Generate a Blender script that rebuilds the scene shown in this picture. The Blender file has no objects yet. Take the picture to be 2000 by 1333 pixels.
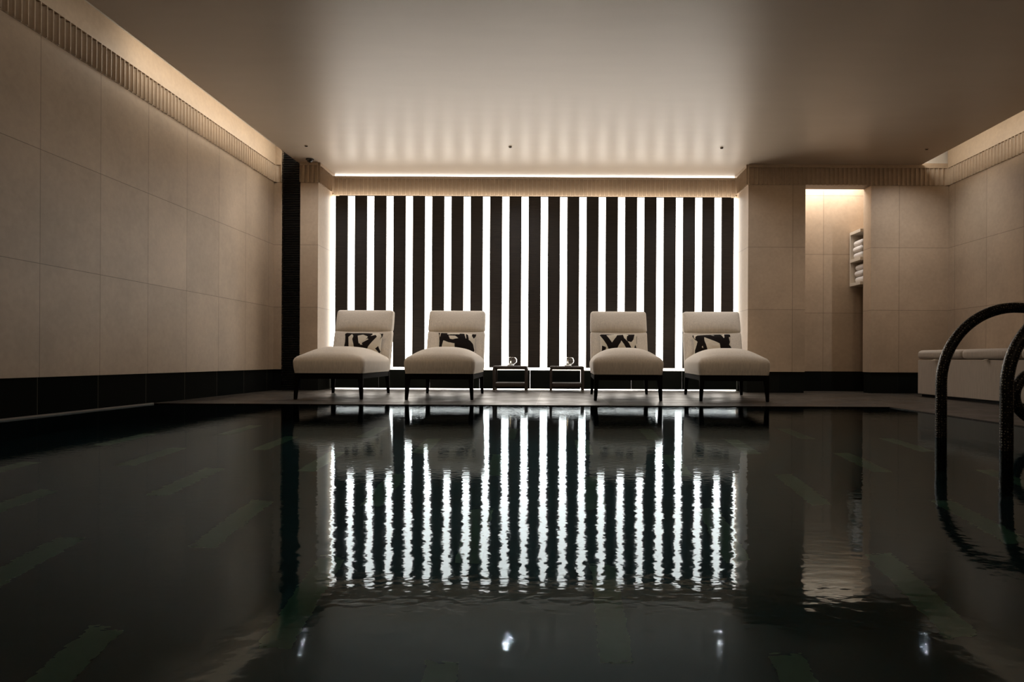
import bpy, math, random
from math import pi, sin, cos, radians as R
from mathutils import Vector, noise

SC = bpy.context.scene
COL = SC.collection

# ---------------------------------------------------------------- camera, exposure, lights
cam = bpy.data.cameras.new('camera')
cam.sensor_width = 36; cam.lens = 24.0
cam.shift_x = -0.0425; cam.shift_y = 0.01825
cam.clip_start = 0.02
co = bpy.data.objects.new('camera', cam); COL.objects.link(co)
co.location = (0, 0, 0.375); co.rotation_euler = (R(90), R(-0.29), 0)
SC.camera = co
SC.view_settings.view_transform = 'Standard'; SC.view_settings.look = 'None'
SC.view_settings.exposure = -0.2; SC.view_settings.gamma = 1.0
SC.view_settings.use_curve_mapping = False

w = bpy.data.worlds.new('world'); SC.world = w; w.use_nodes = True
w.node_tree.nodes['Background'].inputs[0].default_value = (0, 0, 0, 1)
w.node_tree.nodes['Background'].inputs[1].default_value = 0.0

def lamp(name, kind, loc, energy, color, rot=(0, 0, 0), **kw):
    l = bpy.data.lights.new(name, kind); l.energy = energy; l.color = color
    for k, v in kw.items(): setattr(l, k, v)
    o = bpy.data.objects.new(name, l); COL.objects.link(o); o.location = loc; o.rotation_euler = rot
    return o
def aim(o, target):
    d = Vector(target) - o.location
    o.rotation_euler = d.to_track_quat('-Z', 'Y').to_euler()

WARM = (1.0, 0.79, 0.58)
# hidden LED strips in the ceiling slots along both side walls
LED_L, LED_R = 8.0, 7.0
for nm, x, tx, y0, y1, e in (('led_strip', -3.00, -3.306, 5.2, 7.95, LED_L), ('led_strip', -3.00, -3.306, 1.0, 5.2, LED_L * .15),
                             ('led_strip', 4.22, 4.596, 4.6, 7.95, LED_R)):
    o = lamp(nm, 'AREA', (x, (y0 + y1) / 2, 2.745), e, (1.0, .93, .82), shape='RECTANGLE', size=0.03, size_y=(y1 - y0))
    s = -1 if tx < x else 1
    o.rotation_euler = (0, R(-70 * s), 0)
# unseen fill spots ahead of the frame, added to brighten the loungers
for x, tx in ((-2.2, -2.08), (-1.2, -1.07), (0.75, .68), (1.75, 1.66)):
    o = lamp('downlight', 'SPOT', (x, 4.1, 2.64), 72, WARM, spot_size=R(42), spot_blend=1.0, shadow_soft_size=0.10)
    aim(o, (tx, 6.9, 0.45))
# wide unseen spots, added for more frontal light on niche and back wall
for x, tx, e in ((-1.6, -1.4, 38), (0.2, -.2, 55), (2.2, 2.6, 78), (3.4, 3.9, 62)):
    o = lamp('wall_fill', 'SPOT', (x, 3.9, 2.64), e, WARM, spot_size=R(60), spot_blend=1.0, shadow_soft_size=0.12)
    aim(o, (tx, 8.0, 1.05))
# the general lighting of the room behind the camera
o = lamp('ceiling_light', 'AREA', (1.4, -1.0, 2.6), 6, WARM, shape='RECTANGLE', size=4.0, size_y=1.2)
o.rotation_euler = (R(28), 0, 0)
# towel closet light
o = lamp('closet_light', 'AREA', (3.2, 8.34, 2.64), 18, (1.0, .98, .96), shape='RECTANGLE', size=1.2, size_y=0.28)
# strip on top of the slats that grazes the fluted frieze of the niche
o = lamp('led_strip', 'AREA', (-.27, 8.455, 2.402), 4, (1.0, .93, .84), shape='RECTANGLE', size=5.0, size_y=0.02)
o.rotation_euler = (R(172), 0, 0)

# ---------------------------------------------------------------- materials
def newmat(name):
    m = bpy.data.materials.new(name); m.use_nodes = True
    nt = m.node_tree; b = nt.nodes['Principled BSDF']
    return m, nt, b
def N(nt, t, **kw):
    n = nt.nodes.new(t)
    for k, v in kw.items():
        if k in n.inputs: n.inputs[k].default_value = v
        else: setattr(n, k, v)
    return n
def L(nt, a, b): nt.links.new(a, b)
def mapped(nt, scale=(1, 1, 1), loc=(0, 0, 0), rot=(0, 0, 0)):
    tc = N(nt, 'ShaderNodeTexCoord'); mp = N(nt, 'ShaderNodeMapping')
    mp.inputs['Scale'].default_value = scale; mp.inputs['Location'].default_value = loc; mp.inputs['Rotation'].default_value = rot
    L(nt, tc.outputs['Object'], mp.inputs['Vector']); return mp.outputs['Vector']
def mixc(nt, fac, a, b, mode='MIX'):
    m = N(nt, 'ShaderNodeMix', data_type='RGBA', blend_type=mode)
    for idx, v in ((0, fac), (6, a), (7, b)):
        if hasattr(v, 'links') or isinstance(v, bpy.types.NodeSocket): L(nt, v, m.inputs[idx])
        else: m.inputs[idx].default_value = v
    return m.outputs[2]
def simple(name, col, rough=.5, metal=0., noise_amt=0., nscale=20, bump=0., spec=.5):
    m, nt, b = newmat(name)
    b.inputs['Base Color'].default_value = (*col, 1); b.inputs['Roughness'].default_value = rough
    b.inputs['Metallic'].default_value = metal; b.inputs['Specular IOR Level'].default_value = spec
    if noise_amt or bump:
        n = N(nt, 'ShaderNodeTexNoise', Scale=nscale, Detail=5.0); L(nt, mapped(nt), n.inputs['Vector'])
        if noise_amt:
            c = mixc(nt, n.outputs['Fac'], (*[x * (1 - noise_amt) for x in col], 1), (*[min(1, x * (1 + noise_amt)) for x in col], 1))
            L(nt, c, b.inputs['Base Color'])
        if bump:
            bp = N(nt, 'ShaderNodeBump', Strength=bump, Distance=.01); L(nt, n.outputs['Fac'], bp.inputs['Height']); L(nt, bp.outputs['Normal'], b.inputs['Normal'])
    return m
STONE = (0.47, 0.352, 0.243)
def stone(name, axis, u0, wpan=.5795, z0=.243, hpan=.732, col=STONE, mortar=(.20, .145, .10), msize=.0022, rough=.5):
    """honed limestone slabs: axis 'x' or 'y' runs along the wall"""
    m, nt, b = newmat(name)
    tc = N(nt, 'ShaderNodeTexCoord'); sx = N(nt, 'ShaderNodeSeparateXYZ'); L(nt, tc.outputs['Object'], sx.inputs[0])
    cb = N(nt, 'ShaderNodeCombineXYZ'); L(nt, sx.outputs[0 if axis == 'x' else 1], cb.inputs[0]); L(nt, sx.outputs[2], cb.inputs[1])
    mp = N(nt, 'ShaderNodeMapping'); mp.inputs['Location'].default_value = (-u0 + 40 * wpan, -z0 + 4 * hpan, 0)
    L(nt, cb.outputs[0], mp.inputs[0])
    br = N(nt, 'ShaderNodeTexBrick', offset=0.0, squash=1.0)
    br.inputs['Scale'].default_value = 1; br.inputs['Mortar Size'].default_value = msize; br.inputs['Mortar Smooth'].default_value = .1
    br.inputs['Brick Width'].default_value = wpan; br.inputs['Row Height'].default_value = hpan; br.inputs['Bias'].default_value = 0
    br.inputs['Color1'].default_value = (*[c * .93 for c in col], 1); br.inputs['Color2'].default_value = (*[c * 1.05 for c in col], 1)
    br.inputs['Mortar'].default_value = (*mortar, 1)
    L(nt, mp.outputs[0], br.inputs['Vector'])
    n1 = N(nt, 'ShaderNodeTexNoise', Scale=1.6, Detail=7.0, Roughness=.62); L(nt, tc.outputs['Object'], n1.inputs['Vector'])
    n2 = N(nt, 'ShaderNodeTexNoise', Scale=28.0, Detail=4.0); L(nt, tc.outputs['Object'], n2.inputs['Vector'])
    r1 = N(nt, 'ShaderNodeMapRange'); r1.inputs[1].default_value = .3; r1.inputs[2].default_value = .7; r1.inputs[3].default_value = .86; r1.inputs[4].default_value = 1.1
    L(nt, n1.outputs['Fac'], r1.inputs[0])
    r2 = N(nt, 'ShaderNodeMapRange'); r2.inputs[1].default_value = .3; r2.inputs[2].default_value = .7; r2.inputs[3].default_value = .95; r2.inputs[4].default_value = 1.04
    L(nt, n2.outputs['Fac'], r2.inputs[0])
    mu = N(nt, 'ShaderNodeMath', operation='MULTIPLY'); L(nt, r1.outputs[0], mu.inputs[0]); L(nt, r2.outputs[0], mu.inputs[1])
    vs = N(nt, 'ShaderNodeVectorMath', operation='SCALE'); L(nt, br.outputs['Color'], vs.inputs[0]); L(nt, mu.outputs[0], vs.inputs['Scale'])
    L(nt, vs.outputs[0], b.inputs['Base Color'])
    b.inputs['Roughness'].default_value = rough; b.inputs['Specular IOR Level'].default_value = .35
    bp = N(nt, 'ShaderNodeBump', Strength=.35, Distance=.003, invert=True); L(nt, br.outputs['Fac'], bp.inputs['Height']); L(nt, bp.outputs[0], b.inputs['Normal'])
    return m
M = {}
M['stone_left'] = stone('limestone slabs left', 'y', 7.85)
M['stone_right'] = stone('limestone slabs right', 'y', 7.29)
M['stone_a'] = stone('limestone slabs', 'x', 2.772, 1.2)
M['stone_b'] = stone('limestone slabs b', 'x', 4.02)
M['stone_c'] = stone('limestone slabs c', 'x', 3.336)
M['stone_plain'] = stone('limestone plain', 'x', 20.3, 60)
M['frieze'] = stone('limestone frieze', 'x', 20.3, 60, z0=-10, hpan=60)
M['cove'] = simple('pale cove plaster', (.66, .60, .52), .6, noise_amt=.04, nscale=6)

# satin lacquered ceiling
m, nt, b = newmat('satin lacquered ceiling'); M['ceiling'] = m
n = N(nt, 'ShaderNodeTexNoise', Scale=3.0, Detail=5.0); L(nt, mapped(nt, (.5, 2.0, 1)), n.inputs['Vector'])
L(nt, mixc(nt, n.outputs['Fac'], (.44, .36, .28, 1), (.50, .415, .325, 1)), b.inputs['Base Color'])
n2 = N(nt, 'ShaderNodeTexNoise', Scale=160.0, Detail=2.0); L(nt, mapped(nt), n2.inputs['Vector'])
bp = N(nt, 'ShaderNodeBump', Strength=.04, Distance=.002); L(nt, n2.outputs['Fac'], bp.inputs['Height']); L(nt, bp.outputs[0], b.inputs['Normal'])
b.inputs['Roughness'].default_value = .36; b.inputs['IOR'].default_value = 1.5; b.inputs['Specular IOR Level'].default_value = .50; b.inputs['Specular Tint'].default_value = (1, .91, .80, 1)

def emis(name, col, s):
    m, nt, b = newmat(name); b.inputs['Base Color'].default_value = (.8, .8, .8, 1)
    b.inputs['Emission Color'].default_value = (*col, 1); b.inputs['Emission Strength'].default_value = s
    return m
M['opal'] = emis('lit opal panel', (1.0, .93, .84), 9.0)
M['flame'] = emis('tealight flame', (1.0, .72, .4), 14)
M['baffle'] = simple('black baffle', (0, 0, 0), 1, spec=0)
M['pin_led'] = emis('pinhole lamp lens', (.95, .96, 1.0), 6500)

# ribbed dark slats
m, nt, b = newmat('woven dark slat'); M['slat'] = m
n = N(nt, 'ShaderNodeTexNoise', Scale=1.0, Detail=4.0, Roughness=.6); L(nt, mapped(nt, (5, 5, 150)), n.inputs['Vector'])
n3 = N(nt, 'ShaderNodeTexNoise', Scale=1.2, Detail=3.0); L(nt, mapped(nt), n3.inputs['Vector'])
rr = N(nt, 'ShaderNodeMapRange'); rr.inputs[1].default_value = .35; rr.inputs[2].default_value = .75; L(nt, n.outputs['Fac'], rr.inputs[0])
c = mixc(nt, rr.outputs[0], (.011, .008, .006, 1), (.040, .028, .021, 1))
L(nt, c, b.inputs['Base Color']); b.inputs['Roughness'].default_value = .5
bp = N(nt, 'ShaderNodeBump', Strength=.4, Distance=.003); L(nt, n.outputs['Fac'], bp.inputs['Height']); L(nt, bp.outputs[0], b.inputs['Normal'])

# dark polished tile for skirting
def darktile(name, axis, u0, wt, grout=(.10, .09, .07)):
    m, nt, b = newmat(name)
    tc = N(nt, 'ShaderNodeTexCoord'); sx = N(nt, 'ShaderNodeSeparateXYZ'); L(nt, tc.outputs['Object'], sx.inputs[0])
    cb = N(nt, 'ShaderNodeCombineXYZ'); L(nt, sx.outputs[0 if axis == 'x' else 1], cb.inputs[0])
    mp = N(nt, 'ShaderNodeMapping'); mp.inputs['Location'].default_value = (-u0 + 40 * wt, 5, 0); L(nt, cb.outputs[0], mp.inputs[0])
    br = N(nt, 'ShaderNodeTexBrick', offset=0.0)
    for k, v in (('Scale', 1), ('Mortar Size', .002), ('Brick Width', wt), ('Row Height', 20)): br.inputs[k].default_value = v
    br.inputs['Color1'].default_value = (.008, .009, .008, 1); br.inputs['Color2'].default_value = (.012, .012, .010, 1); br.inputs['Mortar'].default_value = (*grout, 1)
    L(nt, mp.outputs[0], br.inputs['Vector']); L(nt, br.outputs['Color'], b.inputs['Base Color'])
    b.inputs['Roughness'].default_value = .5; b.inputs['Specular IOR Level'].default_value = .0
    return m
M['tile_y'] = darktile('black marble skirting', 'y', 7.85, .5795)
M['tile_x'] = darktile('black marble skirting x', 'x', 4.02, .7, (.02, .02, .018))
M['black_tile'] = simple('black marble tile', (.010, .012, .010), .28, noise_amt=.4, nscale=5, spec=.15)

# wet dark stone deck
m, nt, b = newmat('wet dark stone deck'); M['deck'] = m
vec = mapped(nt)
br = N(nt, 'ShaderNodeTexBrick', offset=0.0)
for k, v in (('Scale', 1), ('Mortar Size', .0022), ('Brick Width', .62), ('Row Height', .62)): br.inputs[k].default_value = v
br.inputs['Color1'].default_value = (.030, .025, .019, 1); br.inputs['Color2'].default_value = (.040, .033, .026, 1); br.inputs['Mortar'].default_value = (.30, .26, .20, 1)
mp = N(nt, 'ShaderNodeMapping'); mp.inputs['Location'].default_value = (20.0, 20.3, 0); L(nt, vec, mp.inputs[0]); L(nt, mp.outputs[0], br.inputs['Vector'])
n = N(nt, 'ShaderNodeTexNoise', Scale=3.0, Detail=7.0, Roughness=.65); L(nt, vec, n.inputs['Vector'])
L(nt, mixc(nt, n.outputs['Fac'], br.outputs['Color'], (.06, .05, .038, 1), 'MIX'), b.inputs['Base Color'])
rr = N(nt, 'ShaderNodeMapRange'); rr.inputs[1].default_value = .35; rr.inputs[2].default_value = .65; rr.inputs[3].default_value = .28; rr.inputs[4].default_value = .5
L(nt, n.outputs['Fac'], rr.inputs[0]); L(nt, rr.outputs[0], b.inputs['Roughness'])
n2 = N(nt, 'ShaderNodeTexNoise', Scale=45.0, Detail=5.0); L(nt, vec, n2.inputs['Vector'])
bp = N(nt, 'ShaderNodeBump', Strength=.7, Distance=.005); L(nt, n2.outputs['Fac'], bp.inputs['Height']); L(nt, bp.outputs[0], b.inputs['Normal'])
b.inputs['Specular IOR Level'].default_value = .2; b.inputs['Specular Tint'].default_value = (.85, .68, .55, 1)

M['pool_tile'] = simple('black green pool tile', (.005, .028, .036), .5, noise_amt=.25, nscale=14)
M['pool_mark'] = simple('pale green inlay tile', (.24, .30, .17), .5, noise_amt=.12, nscale=30)
M['edge'] = simple('pale stone edge', (.20, .17, .13), .4, noise_amt=.2, nscale=20)

# still water with fine slow ripples
m, nt, b = newmat('pool water'); M['water'] = m
nt.nodes.remove(b)
out = [x for x in nt.nodes if x.type == 'OUTPUT_MATERIAL'][0]
gl = N(nt, 'ShaderNodeBsdfGlossy', Roughness=0.04); gl.inputs['Color'].default_value = (.43, .50, .55, 1)
rf = N(nt, 'ShaderNodeBsdfRefraction', IOR=1.333, Roughness=0.0); rf.inputs['Color'].default_value = (.50, .80, .84, 1)
fr = N(nt, 'ShaderNodeFresnel', IOR=1.333); mx = N(nt, 'ShaderNodeMixShader')
na = N(nt, 'ShaderNodeTexNoise', Scale=1.0, Detail=2.0, Roughness=.45); L(nt, mapped(nt, (27, 34, 1)), na.inputs['Vector'])
nb = N(nt, 'ShaderNodeTexNoise', Scale=1.0, Detail=1.0); L(nt, mapped(nt, (3.2, 4.2, 1)), nb.inputs['Vector'])
ad = N(nt, 'ShaderNodeMath', operation='MULTIPLY_ADD'); L(nt, nb.outputs['Fac'], ad.inputs[0]); ad.inputs[1].default_value = 1.0; L(nt, na.outputs['Fac'], ad.inputs[2])
bp = N(nt, 'ShaderNodeBump', Strength=.5, Distance=.0007); L(nt, ad.outputs[0], bp.inputs['Height'])
for q in (gl, rf, fr): L(nt, bp.outputs[0], q.inputs['Normal'])
L(nt, fr.outputs[0], mx.inputs[0]); L(nt, rf.outputs[0], mx.inputs[1]); L(nt, gl.outputs[0], mx.inputs[2])
L(nt, mx.outputs[0], out.inputs[0])

# pale upholstery with a vertical slub
def fabric(name, col, axis_scale=(140, 140, 6)):
    m, nt, b = newmat(name)
    n = N(nt, 'ShaderNodeTexNoise', Scale=1.0, Detail=3.0, Roughness=.6); L(nt, mapped(nt, axis_scale), n.inputs['Vector'])
    rr = N(nt, 'ShaderNodeMapRange'); rr.inputs[1].default_value = .3; rr.inputs[2].default_value = .7; L(nt, n.outputs['Fac'], rr.inputs[0])
    L(nt, mixc(nt, rr.outputs[0], (*[c * .84 for c in col], 1), (*[min(1, c * 1.08) for c in col], 1)), b.inputs['Base Color'])
    b.inputs['Roughness'].default_value = .85; b.inputs['Specular IOR Level'].default_value = .2
    b.inputs['Sheen Weight'].default_value = .15
    bp = N(nt, 'ShaderNodeBump', Strength=.25, Distance=.002); L(nt, n.outputs['Fac'], bp.inputs['Height']); L(nt, bp.outputs[0], b.inputs['Normal'])
    return m
M['fabric'] = fabric('oatmeal slub upholstery', (.70, .63, .54))
M['bench_fabric'] = fabric('taupe bench upholstery', (.50, .42, .335))
M['towel'] = simple('white terry towel', (.78, .73, .68), .95, noise_amt=.08, nscale=120, bump=.5)
M['black_wood'] = simple('black stained wood', (.005, .004, .003), .8, spec=.05)
M['shelf'] = simple('cream lacquered shelf', (.60, .52, .42), .5, noise_amt=.03)
M['dome'] = simple('black camera dome', (.01, .01, .01), .15)
M['chrome'] = simple('polished steel', (.6, .6, .6), .15, 1.0)
M['wax'] = simple('white wax', (.8, .78, .72), .5)
M['tab'] = simple('tan leather tab', (.46, .37, .27), .5)
M['louvre'] = simple('black metal louvre', (.016, .014, .012), .4, spec=.3)
M['void'] = simple('black backing', (.004, .004, .004), .8)
# woven rope for the side tables
m, nt, b = newmat('dark woven cord'); M['woven'] = m
wv = N(nt, 'ShaderNodeTexWave', wave_type='BANDS', bands_direction='X', Scale=38.0, Distortion=1.5); L(nt, mapped(nt), wv.inputs['Vector'])
L(nt, mixc(nt, wv.outputs['Fac'], (.012, .007, .005, 1), (.050, .032, .023, 1)), b.inputs['Base Color']); b.inputs['Roughness'].default_value = .5
bp = N(nt, 'ShaderNodeBump', Strength=.7, Distance=.003); L(nt, wv.outputs['Fac'], bp.inputs['Height']); L(nt, bp.outputs[0], b.inputs['Normal'])
# glass
m, nt, b = newmat('clear glass'); M['glass'] = m
b.inputs['Base Color'].default_value = (1, 1, 1, 1); b.inputs['Transmission Weight'].default_value = 1; b.inputs['Roughness'].default_value = .02; b.inputs['IOR'].default_value = 1.45
# leather wrapped rail with studs
m, nt, b = newmat('black beaded leather'); M['rail'] = m
vo = N(nt, 'ShaderNodeTexVoronoi', Scale=1.0, Randomness=.35); tc = N(nt, 'ShaderNodeUVMap', uv_map='UVMap')
mp = N(nt, 'ShaderNodeMapping'); mp.inputs['Scale'].default_value = (14, 86, 1); L(nt, tc.outputs[0], mp.inputs[0]); L(nt, mp.outputs[0], vo.inputs['Vector'])
rr = N(nt, 'ShaderNodeMapRange'); rr.inputs[1].default_value = .18; rr.inputs[2].default_value = .30; rr.inputs[3].default_value = 1; rr.inputs[4].default_value = 0; L(nt, vo.outputs['Distance'], rr.inputs[0])
L(nt, mixc(nt, rr.outputs[0], (.012, .009, .007, 1), (.55, .48, .38, 1)), b.inputs['Base Color'])
L(nt, rr.outputs[0], b.inputs['Metallic']); b.inputs['Roughness'].default_value = .33
bp = N(nt, 'ShaderNodeBump', Strength=.9, Distance=.004); L(nt, rr.outputs[0], bp.inputs['Height']); L(nt, bp.outputs[0], b.inputs['Normal'])
# printed cushion: the print is a vertex mask
m, nt, b = newmat('brush stroke print cotton'); M['print'] = m
at = N(nt, 'ShaderNodeAttribute', attribute_name='print_mask')
n = N(nt, 'ShaderNodeTexNoise', Scale=30.0, Detail=3.0); L(nt, mapped(nt), n.inputs['Vector'])
ad = N(nt, 'ShaderNodeMath', operation='MULTIPLY_ADD'); L(nt, n.outputs['Fac'], ad.inputs[0]); ad.inputs[1].default_value = .5; L(nt, at.outputs['Fac'], ad.inputs[2])
gt = N(nt, 'ShaderNodeMapRange'); gt.inputs[1].default_value = .68; gt.inputs[2].default_value = .82; L(nt, ad.outputs[0], gt.inputs[0])
L(nt, mixc(nt, gt.outputs[0], (.66, .60, .50, 1), (.012, .009, .008, 1)), b.inputs['Base Color']); b.inputs['Roughness'].default_value = .9; b.inputs['Specular IOR Level'].default_value = .1

# ---------------------------------------------------------------- mesh helpers
class MB:
    def __init__(s): s.v = []; s.f = []; s.mi = []; s.uv = None
    def add(s, vs, fs, mi=0):
        o = len(s.v); s.v += [tuple(v) for v in vs]; s.f += [tuple(i + o for i in f) for f in fs]; s.mi += [mi] * len(fs); return s
    def box(s, a, b, mi=0):
        x0, y0, z0 = a; x1, y1, z1 = b
        return s.add([(x0, y0, z0), (x1, y0, z0), (x1, y1, z0), (x0, y1, z0), (x0, y0, z1), (x1, y0, z1), (x1, y1, z1), (x0, y1, z1)],
                     [(3, 2, 1, 0), (4, 5, 6, 7), (0, 1, 5, 4), (1, 2, 6, 5), (2, 3, 7, 6), (3, 0, 4, 7)], mi)
    def lathe(s, prof, c=(0, 0, 0), n=32, mi=0):
        vs = [(c[0] + r * cos(2 * pi * k / n), c[1] + r * sin(2 * pi * k / n), c[2] + z) for r, z in prof for k in range(n)]
        fs = [(i * n + k, i * n + (k + 1) % n, (i + 1) * n + (k + 1) % n, (i + 1) * n + k) for i in range(len(prof) - 1) for k in range(n)]
        return s.add(vs, fs, mi)
    def build(s, name, mat, parent=None, smooth=False, bevel=0, loc=None, bseg=2):
        me = bpy.data.meshes.new(name); me.from_pydata(s.v, [], s.f); me.update()
        for mm in (mat if isinstance(mat, (list, tuple)) else [mat]): me.materials.append(mm)
        me.polygons.foreach_set('material_index', s.mi)
        if smooth: me.polygons.foreach_set('use_smooth', [True] * len(me.polygons))
        o = bpy.data.objects.new(name, me); COL.objects.link(o)
        if parent: o.parent = parent
        if loc: o.location = loc
        if bevel:
            bm = o.modifiers.new('bevel', 'BEVEL'); bm.width = bevel; bm.segments = bseg; bm.limit_method = 'ANGLE'
        return o
def tag(o, label=None, cat=None, group=None, kind=None):
    if label: o['label'] = label
    if cat: o['category'] = cat
    if group: o['group'] = group
    if kind: o['kind'] = kind
    return o
def empty(name, loc=(0, 0, 0), rz=0):
    o = bpy.data.objects.new(name, None); COL.objects.link(o); o.location = loc; o.rotation_euler = (0, 0, rz); o.empty_display_size = .1; return o
def struct(name, mb, mat, **kw):
    o = mb.build(name, mat, **kw); o['kind'] = 'structure'; return o
def copy_tree(o, parent=None):
    c = o.copy(); COL.objects.link(c); c.parent = parent
    for ch in list(o.children): copy_tree(ch, c)
    return c
def rbox(mb, lo, hi, r, n=10, shape=None, mi=0):
    """rounded box: a subdivided box pushed onto a rounded hull, then through shape(p,u,v,w)"""
    import itertools
    idx = {}; vs = []; fs = []
    nn = [n, n, n]
    def key(i, j, k):
        t = (i, j, k)
        if t not in idx:
            p = [lo[a] + (hi[a] - lo[a]) * (0.5 - 0.5 * cos(pi * t[a] / nn[a])) for a in range(3)]
            q = [min(max(p[a], lo[a] + r), hi[a] - r) for a in range(3)]
            d = Vector([p[a] - q[a] for a in range(3)])
            if d.length > 1e-9: 
                p = Vector(q) + d.normalized() * r if d.length > 0 else Vector(p)
            u = [2 * (p[a] - lo[a]) / (hi[a] - lo[a]) - 1 for a in range(3)]
            p = Vector(p)
            if shape: p = shape(p, u)
            idx[t] = len(vs); vs.append(tuple(p))
        return idx[t]
    for a in range(3):
        b_, c_ = (a + 1) % 3, (a + 2) % 3
        for side in (0, n):
            for i in range(n):
                for j in range(n):
                    q = []
                    for di, dj in ((0, 0), (1, 0), (1, 1), (0, 1)):
                        t = [0, 0, 0]; t[a] = side; t[b_] = i + di; t[c_] = j + dj; q.append(key(*t))
                    if side == 0: q.reverse()
                    fs.append(q)
    return mb.add(vs, fs, mi)
def tube(mb, pts, rad, n=16, caps=True, uvs=None):
    pts = [Vector(p) for p in pts]; rings = []; up = Vector((0, 1, 0)); L_ = 0; ln = []
    for i, p in enumerate(pts):
        if i: L_ += (p - pts[i - 1]).length
        ln.append(L_)
        t = (pts[min(i + 1, len(pts) - 1)] - pts[max(i - 1, 0)]).normalized()
        a = up - t * up.dot(t)
        if a.length < 1e-3: a = Vector((1, 0, 0)) - t * t.x
        a.normalize(); b = t.cross(a); rr = rad[i] if isinstance(rad, (list, tuple)) else rad
        rings.append([p + (a * cos(2 * pi * k / n) + b * sin(2 * pi * k / n)) * rr for k in range(n)])
    vs = [v for r_ in rings for v in r_]; o = len(mb.f)
    fs = [(i * n + k, i * n + (k + 1) % n, (i + 1) * n + (k + 1) % n, (i + 1) * n + k) for i in range(len(pts) - 1) for k in range(n)]
    if uvs is not None:
        for i in range(len(pts) - 1):
            for k in range(n): uvs += [(k / n, ln[i]), ((k + 1) / n, ln[i]), ((k + 1) / n, ln[i + 1]), (k / n, ln[i + 1])]
    if caps:
        fs.append(tuple(reversed(range(n)))); fs.append(tuple((len(pts) - 1) * n + k for k in range(n)))
        if uvs is not None: uvs += [(0, 0)] * (2 * n)
    mb.add(vs, fs); return mb

# ---------------------------------------------------------------- the room
ZC = 2.673          # ceiling
XL, XR = -3.306, 4.596
YP, YN = 8.0, 8.53  # pier plane, niche back
YB = -2.6           # wall behind the camera
SB = .246           # top of the skirting
FB, FT = 2.439, 2.637   # fluted frieze
# side walls
struct('wall_left', MB().box((XL - .15, YB, SB), (XL, YP + .05, 2.86)), M['stone_left'])
struct('wall_right', MB().box((XR, YB, SB), (XR + .15, YP + .7, 2.86)), M['stone_right'])
struct('wall_rear', MB().box((XL - .15, YB - .15, 0), (XR + .15, YB, 2.86)), M['stone_plain'])
struct('baseboard_left', MB().box((XL - .15, YB, -.02), (XL - .012, YP + .05, SB)), M['tile_y'])
struct('baseboard_right', MB().box((XR + .012, YB, -.02), (XR + .15, YP + .7, SB)), M['tile_y'])
# left stub between the side wall and the louvred panel, and the pier
struct('wall_back_left', MB().box((XL - .1, YP, SB), (-3.216, YP + .2, 2.86)), M['stone_plain'])
struct('wall_pier', MB().box((-3.0, YP, SB), (-2.79, YN + .25, 2.70)), M['stone_plain'])
struct('baseboard_back_left', MB().box((XL - .1, YP + .012, -.02), (-3.216, YP + .2, SB)).box((-3.0, YP + .012, -.02), (-2.788, YN + .25, SB)), M['tile_x'])
# right part of the back wall, with the doorless opening to the towel closet
OX0, OX1 = 2.92, 3.69; YI = 8.20
struct('wall_back', MB().box((2.25, YP, SB), (OX0, YI, 2.70)).box((2.25, YI, SB), (2.40, YN + .25, 2.70)), M['stone_a'])
struct('wall_back_right', MB().box((OX1, YP, SB), (XR + .05, YI, 2.70)), M['stone_b'])
struct('wall_lintel', MB().box((OX0, YP, FB), (OX1, YI, 2.70)), M['stone_plain'])
struct('baseboard_back', MB().box((2.248, YP + .012, -.02), (OX0 - .006, YI - .01, SB)).box((2.248, YI - .01, -.02), (2.40, YN + .25, SB))
       .box((OX1 + .006, YP + .012, -.02), (XR + .05, YI - .01, SB)), M['tile_x'])
# closet
YCB = 8.52
struct('wall_closet', MB().box((2.40, YCB, SB), (4.30, YCB + .15, 2.70)), M['stone_c'])
struct('wall_closet_right', MB().box((4.02, YI, SB), (4.20, YCB, 2.70)), M['stone_right'])
struct('baseboard_closet', MB().box((2.40, YCB - .004, -.02), (4.30, YCB + .1, SB)).box((4.01, YI, -.02), (4.1, YCB, SB)), M['tile_x'])
# ceilings: main slab, raised slots over the side walls
struct('ceiling', MB().box((-3.03, YB, ZC), (4.26, 8.85, ZC + .03)), M['ceiling'])
struct('ceiling_slot_left', MB().box((XL - .1, YB, 2.853), (-2.7, 8.4, 2.9)).box((-2.75, YB, ZC + .03), (-2.7, 8.4, 2.853)).box((-3.0, YP + .02, ZC + .03), (-2.7, YP + .1, 2.853)), M['cove'])
struct('ceiling_slot_right', MB().box((3.95, YB, 2.853), (XR + .1, 8.4, 2.9)).box((3.9, YB, ZC + .03), (3.95, 8.4, 2.853)).box((3.95, YP + .02, ZC + .03), (XR + .05, YP + .1, 2.853)), M['cove'])

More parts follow.
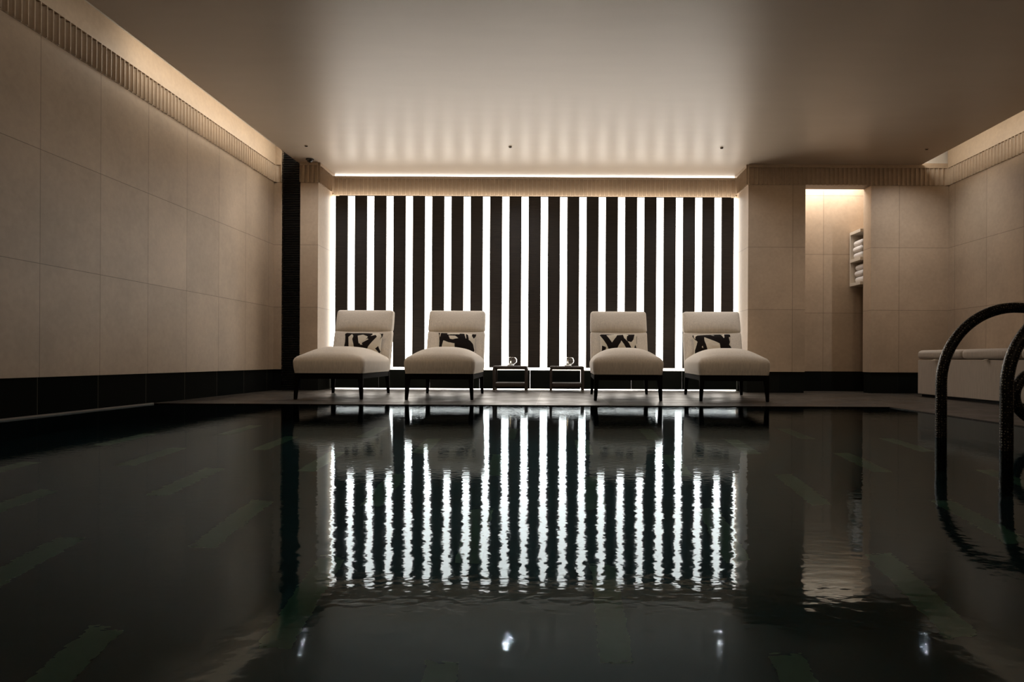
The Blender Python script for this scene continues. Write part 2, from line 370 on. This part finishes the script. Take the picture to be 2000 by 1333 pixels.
# fluted frieze: concave flutes between sharp arrises that stand p proud of the wall
PITCH = .0527; PR = .024
def flutes(mb, p0, p1, nrm, z0, z1, pitch=PITCH, first=0.0):
    """from p0 to p1 (xy), flutes project along nrm"""
    p0 = Vector((*p0, 0)); p1 = Vector((*p1, 0)); nrm = Vector((*nrm, 0)); d = p1 - p0; ln = d.length; d.normalize()
    cnt = max(1, round(ln / pitch)); pt = ln / cnt; prof = []
    for k in range(cnt):
        for t in (0, .06, .13, .25, .38, .5, .62, .75, .87, .94):
            h = PR if t < .07 or t > .93 else PR * (1 - .92 * math.sqrt(max(0, 1 - ((t - .5) / .44) ** 2)))
            prof.append((k * pt + t * pt, h))
    prof.append((ln, PR)); n = len(prof); vs = []
    for z in (z0, z1):
        for s_, h in prof: vs.append(p0 + d * s_ + nrm * h + Vector((0, 0, z)))
        for s_, h in prof: vs.append(p0 + d * s_ - nrm * .01 + Vector((0, 0, z)))
    fs = []
    for i in range(n - 1):
        fs.append((i, i + 1, 2 * n + i + 1, 2 * n + i))
        fs.append((n + i + 1, n + i, 3 * n + i, 3 * n + i + 1))
        fs.append((i + 1, i, n + i, n + i + 1)); fs.append((2 * n + i, 2 * n + i + 1, 3 * n + i + 1, 3 * n + i))
    fs.append((0, 2 * n, 3 * n, n)); fs.append((n - 1, 2 * n - 1, 4 * n - 1, 3 * n - 1))
    mb.add(vs, fs)
def frieze(name, segs, top=ZC, z0=FB, z1=FT):
    mb = MB()
    for p0, p1, nrm in segs:
        flutes(mb, p0, p1, nrm, z0, z1)
        x0, x1 = sorted((p0[0], p1[0])); y0, y1 = sorted((p0[1], p1[1]))
        if nrm[0] > 0: x1 += PR
        if nrm[0] < 0: x0 -= PR
        if nrm[1] < 0: y0 -= PR
        mb.box((x0 - (.01 if nrm[0] > 0 else 0), y0, z1), (x1 + (.01 if nrm[0] < 0 else 0), y1 + (.01 if nrm[1] < 0 else 0), top))
    return struct(name, mb, M['frieze'])
frieze('trim_1', [((XL, 0.5), (XL, YP - PR), (1, 0))], top=2.853)
frieze('trim_2', [((XR, YP - PR), (XR, 0.5), (-1, 0))], top=2.853)
frieze('trim_3', [((XL + PR, YP), (-3.216, YP), (0, -1))], top=2.853)
frieze('trim_4', [((-3.0, YP), (-2.79, YP), (0, -1)), ((-2.79, YP), (-2.79, YN - .0), (1, 0))])
frieze('trim_5', [((2.25, YP), (XR - PR, YP), (0, -1)), ((2.25, YN), (2.25, YP), (-1, 0))])
frieze('trim_6', [((-2.77, 8.51), (2.23, 8.51), (0, -1))], top=2.648, z0=2.418, z1=2.622)
struct('trim_7', MB().box((-2.79, 8.50, 2.418), (2.25, 8.535, 2.648)), M['frieze'])

# floor of the room: wet stone deck around the pool
PX0, PX1, PY0, PY1, PD = XL + .003, 2.75, .45, 5.62, -1.2
struct('floor', MB().box((PX0, PY1, -.15), (XR + .15, 8.9, 0)).box((PX1, YB, -.15), (XR + .15, PY1, 0)).box((XL - .15, PY1, -.15), (PX0, 8.9, 0))
       .box((XL - .15, YB, -.15), (PX1, PY0, 0)), M['deck'])
struct('trim_8', MB().box((XL - .012, PY0, -.15), (PX0, PY1, .004)), M['edge'])
mb = MB()
mb.box((PX0 - .1, PY0 - .1, PD - .1), (PX1 + .1, PY1 + .1, PD))
mb.box((PX0 - .1, PY0, PD), (PX0, PY1, -.15)).box((PX1, PY0, PD), (PX1 + .1, PY1, -.15)).box((PX0 - .1, PY0 - .1, PD), (PX1 + .1, PY0, -.15)).box((PX0 - .1, PY1, PD), (PX1 + .1, PY1 + .1, -.15))
for k, cx in enumerate((-2.71, -2.23, -1.76, -1.29, -.81, -.32, .18, .67, 1.18, 1.70, 2.22)):
    for j in range(-1, 8):
        y0 = 1.455 + .521 * j
        if (k + j) % 2 == 1 and y0 > PY0 and y0 + .52 < PY1:
            mb.box((cx - .047, y0, PD - .01), (cx + .047, y0 + .515, PD + .003), 1)
struct('pool_basin', mb, [M['pool_tile'], M['pool_mark']])
mb = MB(); mb.add([(PX0, PY0, -.006), (PX1, PY0, -.006), (PX1, PY1, -.006), (PX0, PY1, -.006)], [(0, 1, 2, 3)])
tag(mb.build('pool_water', M['water']), 'still dark teal pool water mirroring the striped light wall', 'water', kind='stuff')

# ---------------------------------------------------------------- striped light wall in the niche
lw = tag(empty('light_wall', (-.27, 8.56, 0)), 'tall backlit wall of dark vertical slats glowing white between them, behind the loungers', 'light wall')
def P(mb, name, mat, root, **kw):
    """build world-space geometry as a child of root"""
    o = mb.build(name, mat, **kw); o.parent = root
    o.matrix_parent_inverse = root.matrix_basis.inverted() if root else o.matrix_parent_inverse
    return o
P(MB().box((-2.785, 8.50, .002), (2.245, 8.53, 2.40)).box((-2.785, 8.55, 2.652), (2.245, 8.57, 2.670)), 'light_panel', M['opal'], lw)
for k in range(21):
    x = -2.726 + k * .2384
    P(MB().box((x, 8.43, .274), (x + .152, 8.455, 2.384)), 'slat', M['slat'], lw)
P(MB().box((-2.785, 8.42, .246), (2.245, 8.50, .252)), 'ledge', M['shelf'], lw)
xs = [-2.785 + .012, -2.18, -1.55, -.937, -.313, .31, .935, 1.56, 2.234]
for a, b_ in zip(xs, xs[1:]):
    P(MB().box((a + .001, 8.42, .013), (b_ - .001, 8.45, .244)), 'base_panel', M['black_tile'], lw)
# black mounting rails that carry the slats, hidden behind them
for k in range(21):
    x = -2.726 + k * .2384 + .06
    P(MB().box((x, 8.455, .274), (x + .032, 8.50, 2.384)), 'mounting_rail', M['void'], lw)

# ---------------------------------------------------------------- louvred panel and dome camera
lv = tag(empty('louvre_panel', (-3.108, YP, 0)), 'tall black louvred ventilation panel between the left wall and the stone pier', 'vent')
P(MB().box((-3.216, YP + .05, 0), (-3.0, YP + .07, 2.853)), 'backing', M['void'], lv)
mb = MB()
z = .012
while z < 2.84:
    mb.add([(-3.214, YP + .005, z), (-3.002, YP + .005, z), (-3.002, YP + .005, z + .005), (-3.214, YP + .005, z + .005),
            (-3.214, YP + .05, z + .008), (-3.002, YP + .05, z + .008), (-3.002, YP + .05, z + .013), (-3.214, YP + .05, z + .013)],
           [(0, 1, 2, 3), (3, 2, 6, 7), (1, 0, 4, 5), (1, 5, 6, 2), (0, 3, 7, 4)]); z += .0205
P(mb, 'louvre', M['louvre'], lv)
dc = tag(empty('dome_camera', (-2.84, 7.86, ZC)), 'small black dome camera on the ceiling in front of the stone pier', 'security camera')
MB().lathe([(0, 0), (.045, 0), (.045, -.010), (.036, -.014), (0, -.014)]).build('base', M['dome'], dc, smooth=False)
MB().lathe([(.034 * cos(t), -.012 - .030 * sin(t)) for t in [pi / 2 * k / 8 for k in range(9)]]).build('dome', M['dome'], dc, smooth=True)

# ---------------------------------------------------------------- loungers
def make_chair():
    root = empty('lounge_chair')
    Wd, D = .642, 1.16
    def sh(p, u):
        t = max(0, (p.z - .29) / (.392 - .29))                     # rises towards the top
        f = (1 - abs(u[0]) ** 3.0) * (1 - abs(u[1]) ** 3.6)
        q = p.copy()
        if t > 0: q.z = .29 + (p.z - .29) * 1.0 + t * .105 * f
        # belly on front and sides
        bulge = max(0, 1 - ((p.z - .34) / .09) ** 2)
        q.x += .010 * bulge * (1 if u[0] > .9 else -1 if u[0] < -.9 else 0)
        q.y -= .012 * bulge * (1 if u[1] < -.9 else 0)
        return q
    mb = MB(); rbox(mb, (-Wd / 2 + .004, .008, .239 - .055), (Wd / 2 - .004, D + .05, .392), .05, 30, sh)
    # flatten the underside corners of the hull
    mb.v = [(x, y, max(z, .239)) for x, y, z in mb.v]
    s = mb.build('seat', M['fabric'], root, smooth=True)
    # reclined back: lower panel and headrest panel
    def rec(p, u):
        q = p.copy()
        q.y += (p.z - .24) * .40
        bow = (1 - u[0] ** 2)
        if u[1] < 0: q.y -= .020 * bow * (1 - u[2] ** 2)
        return q
    bw = .628
    mb = MB(); rbox(mb, (-bw / 2, D - .02, .24), (bw / 2, D + .12, .690), .028, 16, rec)
    bk = mb.build('backrest', M['fabric'], root, smooth=True)
    mb = MB()
    def rec2(p, u):
        q = p.copy(); q.y += (p.z - .24) * .40
        if u[1] < 0: q.y -= .040 * (1 - abs(u[0]) ** 4) * max(0, 1 - abs(u[2]) ** 2.2)
        q.x *= 1 - .012 * max(0, u[2])
        return q
    rbox(mb, (-bw / 2, D - .020, .675), (bw / 2, D + .12, .922), .032, 16, rec2)
    mb.build('headrest', M['fabric'], root, smooth=True)
    mb = MB(); mb.box((-Wd / 2 + .012, .018, .188), (Wd / 2 - .012, .048, .240)).box((-Wd / 2 + .012, D + .04, .188), (Wd / 2 - .012, D + .07, .240))
    mb.box((-Wd / 2 + .012, .02, .188), (-Wd / 2 + .04, D + .07, .240)).box((Wd / 2 - .04, .02, .188), (Wd / 2 - .012, D + .07, .240))
    mb.build('apron', M['black_wood'], root, bevel=.003)
    for sx in (-1, 1):
        for y0, rear in ((.016, 0), (D + .028, 1)):
            x = sx * (Wd / 2 - .008); a, b_ = .050, .026; y1 = y0 + .046
            t = [(x, y0), (x - sx * a, y0), (x - sx * a, y1), (x, y1)]
            dy = .03 if rear else 0
            bo = [(x, y0 + dy), (x - sx * b_, y0 + dy), (x - sx * b_, y0 + .026 + dy), (x, y0 + .026 + dy)]
            mb = MB(); f = [(0, 1, 2, 3), (7, 6, 5, 4), (0, 4, 5, 1), (1, 5, 6, 2), (2, 6, 7, 3), (3, 7, 4, 0)]
            if sx < 0: f = [tuple(reversed(q)) for q in f]
            mb.add([(*p, .239) for p in t] + [(*p, 0.0) for p in bo], f)
            mb.build('leg', M['black_wood'], root, bevel=.002)
    return root
chair_spots = [(-2.085, 6.25, 2.2, 'pale upholstered armless lounger in the left corner of the niche, beside the stone pier'),
               (-1.067, 6.25, 1.6, 'pale armless lounger standing left of the side tables, second from the left pier'),
               (.668, 6.25, -1.4, 'pale armless lounger standing right of the side tables, its cushion printed with a W-like stroke'),
               (1.634, 6.22, -4.2, 'pale armless lounger furthest right, turned slightly inward before the right end of the niche')]
proto = make_chair(); chairs = []
for i, (x, y, a, lab) in enumerate(chair_spots):
    o = proto if i == 0 else copy_tree(proto)
    o.location = (x, y, 0); o.rotation_euler.z = R(a); chairs.append(o)
    tag(o, lab, 'lounge chair', 'loungers facing the pool')

# cushions with brush-stroke prints; strokes traced in a frame of 0..1 (x right, y down)
def inpoly(x, y, poly):
    c = False; j = len(poly) - 1
    for i in range(len(poly)):
        xi, yi = poly[i]; xj, yj = poly[j]
        if (yi > y) != (yj > y) and x < (xj - xi) * (y - yi) / (yj - yi) + xi: c = not c
        j = i
    return c
def prn(x0, y0, wd, ht, polys): return [[((a - x0) / wd, (b_ - y0) / ht) for a, b_ in p] for p in polys]
P1 = (prn(325, 668, 805, 450, [[(320, 715), (380, 690), (520, 715), (800, 690), (920, 700), (935, 740), (900, 790), (1000, 740), (1030, 790), (960, 900), (880, 1020), (830, 1130), (560, 1130), (560, 1000), (450, 1130), (350, 1130), (360, 900), (340, 760)],
       [(1050, 690), (1130, 660), (1140, 720), (1090, 850), (1115, 750), (1090, 700)], [(1020, 1050), (1080, 985), (1130, 1090), (1100, 1120)]]),
      prn(325, 668, 805, 450, [[(435, 820), (505, 745), (545, 800), (530, 870), (575, 1000), (590, 1130), (480, 1130), (460, 960)], [(635, 795), (740, 760), (850, 810), (820, 870), (710, 960), (680, 970)], [(700, 970), (850, 850), (870, 870), (740, 960), (760, 1000), (720, 1000)]]))
P2 = (prn(370, 680, 795, 450, [[(370, 680), (420, 670), (400, 760), (415, 830), (395, 860), (390, 780)], [(430, 685), (520, 680), (620, 700), (560, 720), (580, 760), (740, 745), (820, 740), (830, 700), (920, 700), (940, 780), (960, 840), (1060, 880), (1130, 940), (1160, 1060), (1130, 1130), (760, 1130), (740, 970), (620, 950), (500, 900), (480, 1000), (480, 1130), (420, 1130), (400, 860), (420, 760)],
       [(950, 710), (1000, 740), (1030, 870), (980, 860)], [(1040, 690), (1160, 680), (1165, 740), (1130, 810), (1085, 760), (1085, 700)]]),
      prn(370, 680, 795, 450, [[(600, 790), (740, 790), (810, 850), (700, 880), (640, 870)]]))
P3 = (prn(360, 700, 785, 450, [[(360, 725), (410, 710), (680, 745), (500, 765), (610, 950), (700, 820), (720, 770), (840, 750), (860, 850), (920, 910), (960, 960), (1010, 1060), (1030, 1130), (930, 1130), (850, 980), (800, 910), (780, 960), (740, 1020), (700, 1130), (560, 1130), (500, 990), (400, 810)],
       [(890, 740), (1090, 712), (1060, 860), (1010, 930), (930, 920), (910, 880), (920, 800), (960, 760)], [(400, 990), (490, 1040), (470, 1130), (400, 1130)], [(1070, 1040), (1100, 965), (1130, 1040), (1110, 1130), (1070, 1130)], [(1135, 740), (1145, 740), (1145, 900), (1130, 950)]]),
      prn(360, 700, 785, 450, [[(800, 980), (850, 1040), (880, 1130), (760, 1130), (760, 1040)]]))
P4 = (prn(410, 725, 800, 450, [[(410, 740), (440, 725), (430, 800), (480, 905), (450, 870), (420, 800)], [(460, 790), (510, 755), (900, 745), (980, 750), (1040, 870), (1060, 840), (1060, 760), (1120, 735), (1190, 745), (1210, 790), (1160, 830), (1180, 930), (1150, 1000), (1210, 1050), (1200, 1175), (960, 1175), (940, 990), (820, 930), (700, 870), (640, 830), (635, 920), (660, 1000), (700, 1175), (430, 1175), (430, 1080), (490, 920), (455, 850)],
       [(985, 750), (1030, 750), (1020, 790)]]),
      prn(410, 725, 800, 450, [[(780, 765), (850, 795), (835, 805), (795, 785)], [(570, 1050), (590, 1020), (600, 1080)]]))
def make_cushion(pats, wd, ht, th=.075, nx=150, ny=84):
    ons, offs = pats; vs = []; mask = []
    for side in (-1, 1):
        for j in range(ny + 1):
            for i in range(nx + 1):
                u = i / nx; v = j / ny; a, b_ = 2 * u - 1, 2 * v - 1
                h = ((1 - abs(a) ** 2.6) * (1 - abs(b_) ** 2.6)) ** .55 * th
                pin = 1 - .045 * (1 - b_ * b_) * abs(a) ** 3
                pin2 = 1 - .07 * (1 - a * a) * abs(b_) ** 3
                wr = .0025 * noise.noise(Vector((a * 5, b_ * 4, side * 3.1))) * (1 - max(abs(a), abs(b_)) ** 4)
                vs.append((a * wd / 2 * pin, side * (h + wr), ht - v * ht if False else (1 - v) * ht * 1.0 + (pin2 - 1) * ht * .5 * (-b_)))
                on = any(inpoly(u, v, p) for p in ons) and not any(inpoly(u, v, p) for p in offs)
                mask.append(1.0 if (on and side < 0) else (1.0 if side > 0 and (i * 7 // nx + j * 3 // ny) % 3 == 0 else 0.0))
    n = (nx + 1) * (ny + 1); fs = []
    for s_ in (0, 1):
        for j in range(ny):
            for i in range(nx):
                q = (s_ * n + j * (nx + 1) + i, s_ * n + j * (nx + 1) + i + 1, s_ * n + (j + 1) * (nx + 1) + i + 1, s_ * n + (j + 1) * (nx + 1) + i)
                fs.append(tuple(reversed(q)) if s_ == 0 else q)
    mb = MB(); mb.add(vs, fs); o = mb.build('cushion', M['print'], smooth=True)
    at_ = o.data.color_attributes.new('print_mask', 'FLOAT_COLOR', 'POINT')
    at_.data.foreach_set('color', [c for m_ in mask for c in (m_, m_, m_, 1)])
    return o
cush = [(P1, 706, 'oblong cushion with a looping black D-like brush stroke, on the leftmost lounger', 1.5),
        (P2, 890, 'oblong cushion with a thick black zigzag stroke, on the lounger left of the tables', 2.),
        (P3, 1208.5, 'oblong cushion with a black W-like brush stroke, on the lounger right of the tables', 0.),
        (P4, 1393, 'oblong cushion with a black arching N-like stroke, on the rightmost lounger', -2.)]
for (pt, px, lab, tilt), ch in zip(cush, chairs):
    o = make_cushion(pt, .414, .238)
    yw = 7.36 + ch.location.y - 6.25; x = (px - 1085) / 1333 * yw
    o.location = (x, yw, .438); o.rotation_euler = (R(-24), R(tilt), ch.rotation_euler.z)
    tag(o, lab, 'cushion', 'printed cushions on the loungers')

# ---------------------------------------------------------------- side tables and candle bowls
def make_table():
    root = empty('side_table')
    W2, D2, H = .200, .165, .300
    mb = MB(); rbox(mb, (-W2, -D2, H - .040), (W2, D2, H), .016, 8); mb.build('top', M['woven'], root, smooth=True)
    mb = MB(); rbox(mb, (-W2 + .02, -D2 + .006, .050), (W2 - .02, D2 - .006, .104), .014, 8); mb.build('shelf', M['woven'], root, smooth=True)
    for sx in (-1, 1):
        for sy in (-1, 1):
            x, y = sx * (W2 - .014), sy * (D2 - .014)
            lg = MB().box((x - .014, y - .014, .018), (x + .014, y + .014, H - .03)).build('leg', M['woven'], root, bevel=.004)
            MB().box((x - .013, y - .013, 0), (x + .013, y + .013, .018)).build('foot', M['chrome'], lg, bevel=.002)
    return root
def make_bowl():
    root = empty('candle_bowl')
    o = [(.001, .012), (.020, .012)] + [(.074 * cos(t), .062 + .058 * sin(t)) for t in [-1.15 + 1.95 * k / 16 for k in range(17)]]
    i = [(.0715 * cos(t), .062 + .0555 * sin(t)) for t in [.8 - 1.95 * k / 16 for k in range(17)]] + [(.001, .016)]
    MB().lathe(o + i).build('bowl', M['glass'], root, smooth=True)
    MB().lathe([(0, 0), (.040, 0), (.042, .004), (.036, .011), (.0, .0115)]).build('base', M['chrome'], root, smooth=True)
    return root
def make_candle():
    root = empty('candle')
    MB().lathe([(0, 0), (.019, 0), (.019, .016), (0, .016)], n=20).build('wax', M['wax'], root)
    MB().lathe([(0, .017), (.003, .020), (.0045, .026), (.003, .034), (0, .042)], n=10).build('flame', M['flame'], root, smooth=True)
    return root
tb = make_table(); bw_ = make_bowl(); cd = make_candle()
for i, (px, side, pos) in enumerate(((996, 'left', 'left'), (1107.5, 'right', 'right'))):
    yt = 8.09
    x = (px - 1085) / 1333 * 7.93
    t = tb if i == 0 else copy_tree(tb); t.location = (x, yt, 0)
    tag(t, f'low dark woven side table with a shelf, the {side} one of the two', 'side table', 'side tables between the loungers')
    g_ = bw_ if i == 0 else copy_tree(bw_); bx_ = (997.5 - 1085, 1109 - 1085)[i] / 1333 * 8.07
    g_.location = (bx_, 8.07, .300); tag(g_, f'round clear glass candle bowl on the {side} side table', 'candle holder', 'glass bowls on the side tables')
    c_ = cd if i == 0 else copy_tree(cd); c_.location = (bx_, 8.07, .3165)
    tag(c_, f'small lit tealight inside the {side} glass bowl', 'candle', 'tealights in the bowls')

# ---------------------------------------------------------------- towel shelf and towels
sx0, sx1, sy0, sy1 = 3.655, 4.018, 8.202, 8.50
ts = tag(empty('towel_shelf', (3.84, 8.36, 1.30)), 'cream two-compartment wall shelf holding towels inside the lit closet', 'shelf')
P(MB().box((sx0, sy0, 1.935), (sx1, sy1, 1.972)), 'top_board', M['shelf'], ts, bevel=.002)
P(MB().box((sx0, sy0, 1.595), (sx1, sy1, 1.632)), 'shelf_board', M['shelf'], ts, bevel=.002)
P(MB().box((sx0, sy0, 1.300), (sx1, sy1, 1.337)), 'bottom_board', M['shelf'], ts, bevel=.002)
P(MB().box((sx0 + .002, sy1 - .018, 1.337), (sx1, sy1, 1.595)).box((sx0 + .002, sy1 - .018, 1.632), (sx1, sy1, 1.935)), 'side_board', M['shelf'], ts)
P(MB().box((sx1 - .012, sy0, 1.337), (sx1, sy1 - .018, 1.595)).box((sx1 - .012, sy0, 1.632), (sx1, sy1 - .018, 1.935)), 'back_board', M['shelf'], ts)
def towel_mesh():
    mb = MB()
    def sh(p, u):
        q = p.copy(); q.z += .004 * noise.noise(Vector((p.x * 12, p.y * 12, 0))) * (u[2] > 0); return q
    rbox(mb, (0, 0, 0), (.29, .235, .072), .034, 12, sh); return mb
tw = towel_mesh().build('towel', M['towel'], smooth=True)
names = ['bottom', 'middle', 'top']
for r_, (zb, nm) in enumerate(((1.632, 'upper'), (1.337, 'lower'))):
    for k in range(3):
        o = tw if (r_ == 0 and k == 0) else tw.copy()
        if o is not tw: COL.objects.link(o)
        o.location = (sx0 + .012 + (.022 if r_ else 0) + (.004, -.002, .006)[k], sy0 + .012 + .006 * (k % 2), zb + .0015 + k * .0745)
        tag(o, f'folded white towel, {names[k]} of the stack on the {nm} closet shelf', 'towel', 'folded towels on the closet shelf')

# ---------------------------------------------------------------- upholstered storage bench on the right
bn = tag(empty('storage_bench', (4.24, 6.0, 0)), 'long taupe upholstered bench with cushioned lids along the right wall', 'bench')
BX0, BX1, BY0, BY1 = 3.90, 4.585, 3.3, 7.35
P(MB().box((BX0, BY0, .028), (BX1, BY1, .392)), 'body', M['bench_fabric'], bn, bevel=.008)
P(MB().box((BX0 + .03, BY0 + .02, 0), (BX1, BY1 - .03, .03)), 'plinth', M['void'], bn)
yy = BY1
for k, ln in enumerate((.80, .83, .83, .83, .76)):
    mb = MB()
    def sh(p, u):
        q = p.copy()
        if u[2] > 0: q.z += .006 * (1 - u[0] ** 2) * (1 - u[1] ** 4)
        return q
    rbox(mb, (BX0 - .012, yy - ln + .0005, .398), (BX1, yy - .0005, .494), .038, 14, sh)
    lid = P(mb, 'lid', M['bench_fabric'], bn, smooth=True)
    yt_ = (6.99, 6.16, 5.33, 4.5, 3.7)[k]
    mb = MB(); mb.add([(BX0 - .010, yt_ - .03, .398), (BX0 - .010, yt_ + .03, .398), (BX0 - .050, yt_ + .012, .386), (BX0 - .050, yt_ - .012, .386),
                      (BX0 - .010, yt_ - .03, .393), (BX0 - .010, yt_ + .03, .393), (BX0 - .050, yt_ + .012, .381), (BX0 - .050, yt_ - .012, .381)],
                     [(0, 1, 2, 3), (7, 6, 5, 4), (0, 3, 7, 4), (3, 2, 6, 7), (2, 1, 5, 6), (1, 0, 4, 5)])
    tbb = mb.build('pull_tab', M['tab']); tbb.parent = lid; pass
    yy -= ln

# ---------------------------------------------------------------- grab rails at the pool steps
def rail(y, lab):
    root = tag(empty('grab_rail', (1.95, y, 0)), lab, 'pool rail', 'leather wrapped grab rails at the pool edge')
    rad = .0265
    main = [(0, 0, -1.1), (0, 0, -.6), (0, 0, -.2), (0, 0, .05), (0, 0, .15), (0, 0, .21), (0, 0, .26)]
    ax, az, cz = .375, .385, .265
    for k in range(1, 33):
        t = pi - (pi / 2) * k / 32; main.append((ax + ax * cos(t), 0, cz + az * sin(t)))
    bx2, bz = .62, .36
    for k in range(1, 25):
        t = pi / 2 - (pi / 2) * k / 24; main.append((ax + bx2 * cos(t), 0, cz + az - bz + bz * sin(t)))
    main.append((ax + bx2, 0, .12)); main.append((ax + bx2, 0, 0.0))
    def go(pts, name, parent):
        uvs = []; mb = MB(); tube(mb, pts, rad, 18, True, uvs)
        o = mb.build(name, M['rail'], parent, smooth=True)
        uv = o.data.uv_layers.new(name='UVMap'); uv.data.foreach_set('uv', [c for p in uvs for c in p]); return o
    go(main, 'handrail', root)
    lp = [(ax + bx2, 0, .335)] + [(.55, 0, .335)]
    cx_, cz_, rr_ = .52, .205, .130
    for k in range(0, 25):
        t = pi / 2 + pi * k / 24; lp.append((cx_ + rr_ * cos(t) * 1.15, 0, cz_ + rr_ * sin(t)))
    lp += [(.60, 0, .075), (ax + bx2, 0, .075)]
    go(lp, 'side_loop', root)
    MB().lathe([(0, 0), (.05, 0), (.05, .012), (.028, .016), (.0, .016)], c=(ax + bx2, 0, 0)).build('floor_flange', M['chrome'], root)
    return root
rail(3.45, 'black beaded leather grab rail arching from the water, farther of the pair')
rail(2.95, 'black beaded leather grab rail arching from the water, nearer of the pair')

# ---------------------------------------------------------------- deep pinhole downlights above the loungers
for i, (px, lab) in enumerate(((-2.70, 'tiny pinhole downlight in the ceiling above the leftmost lounger'), (-.50, 'tiny pinhole downlight in the ceiling above the left side table'),
                     (1.78, 'tiny pinhole downlight in the ceiling above the rightmost lounger'), (3.99, 'tiny pinhole downlight in the ceiling above the end of the bench'))):
    r_ = tag(empty('pinhole_downlight', (px, 7.36, ZC)), lab, 'downlight', 'pinhole downlights')
    MB().lathe([(.016, -.0004), (.016, -.0111)], n=24).build('baffle', M['baffle'], r_)
    MB().lathe([(.0161, -.0111), (.0175, -.0111), (.0175, 0)], n=24).build('trim_ring', M['ceiling'], r_)
    MB().lathe([(.0155, -.0005), (0.0, -.0008)], n=24).build('lens', M['pin_led'], r_)
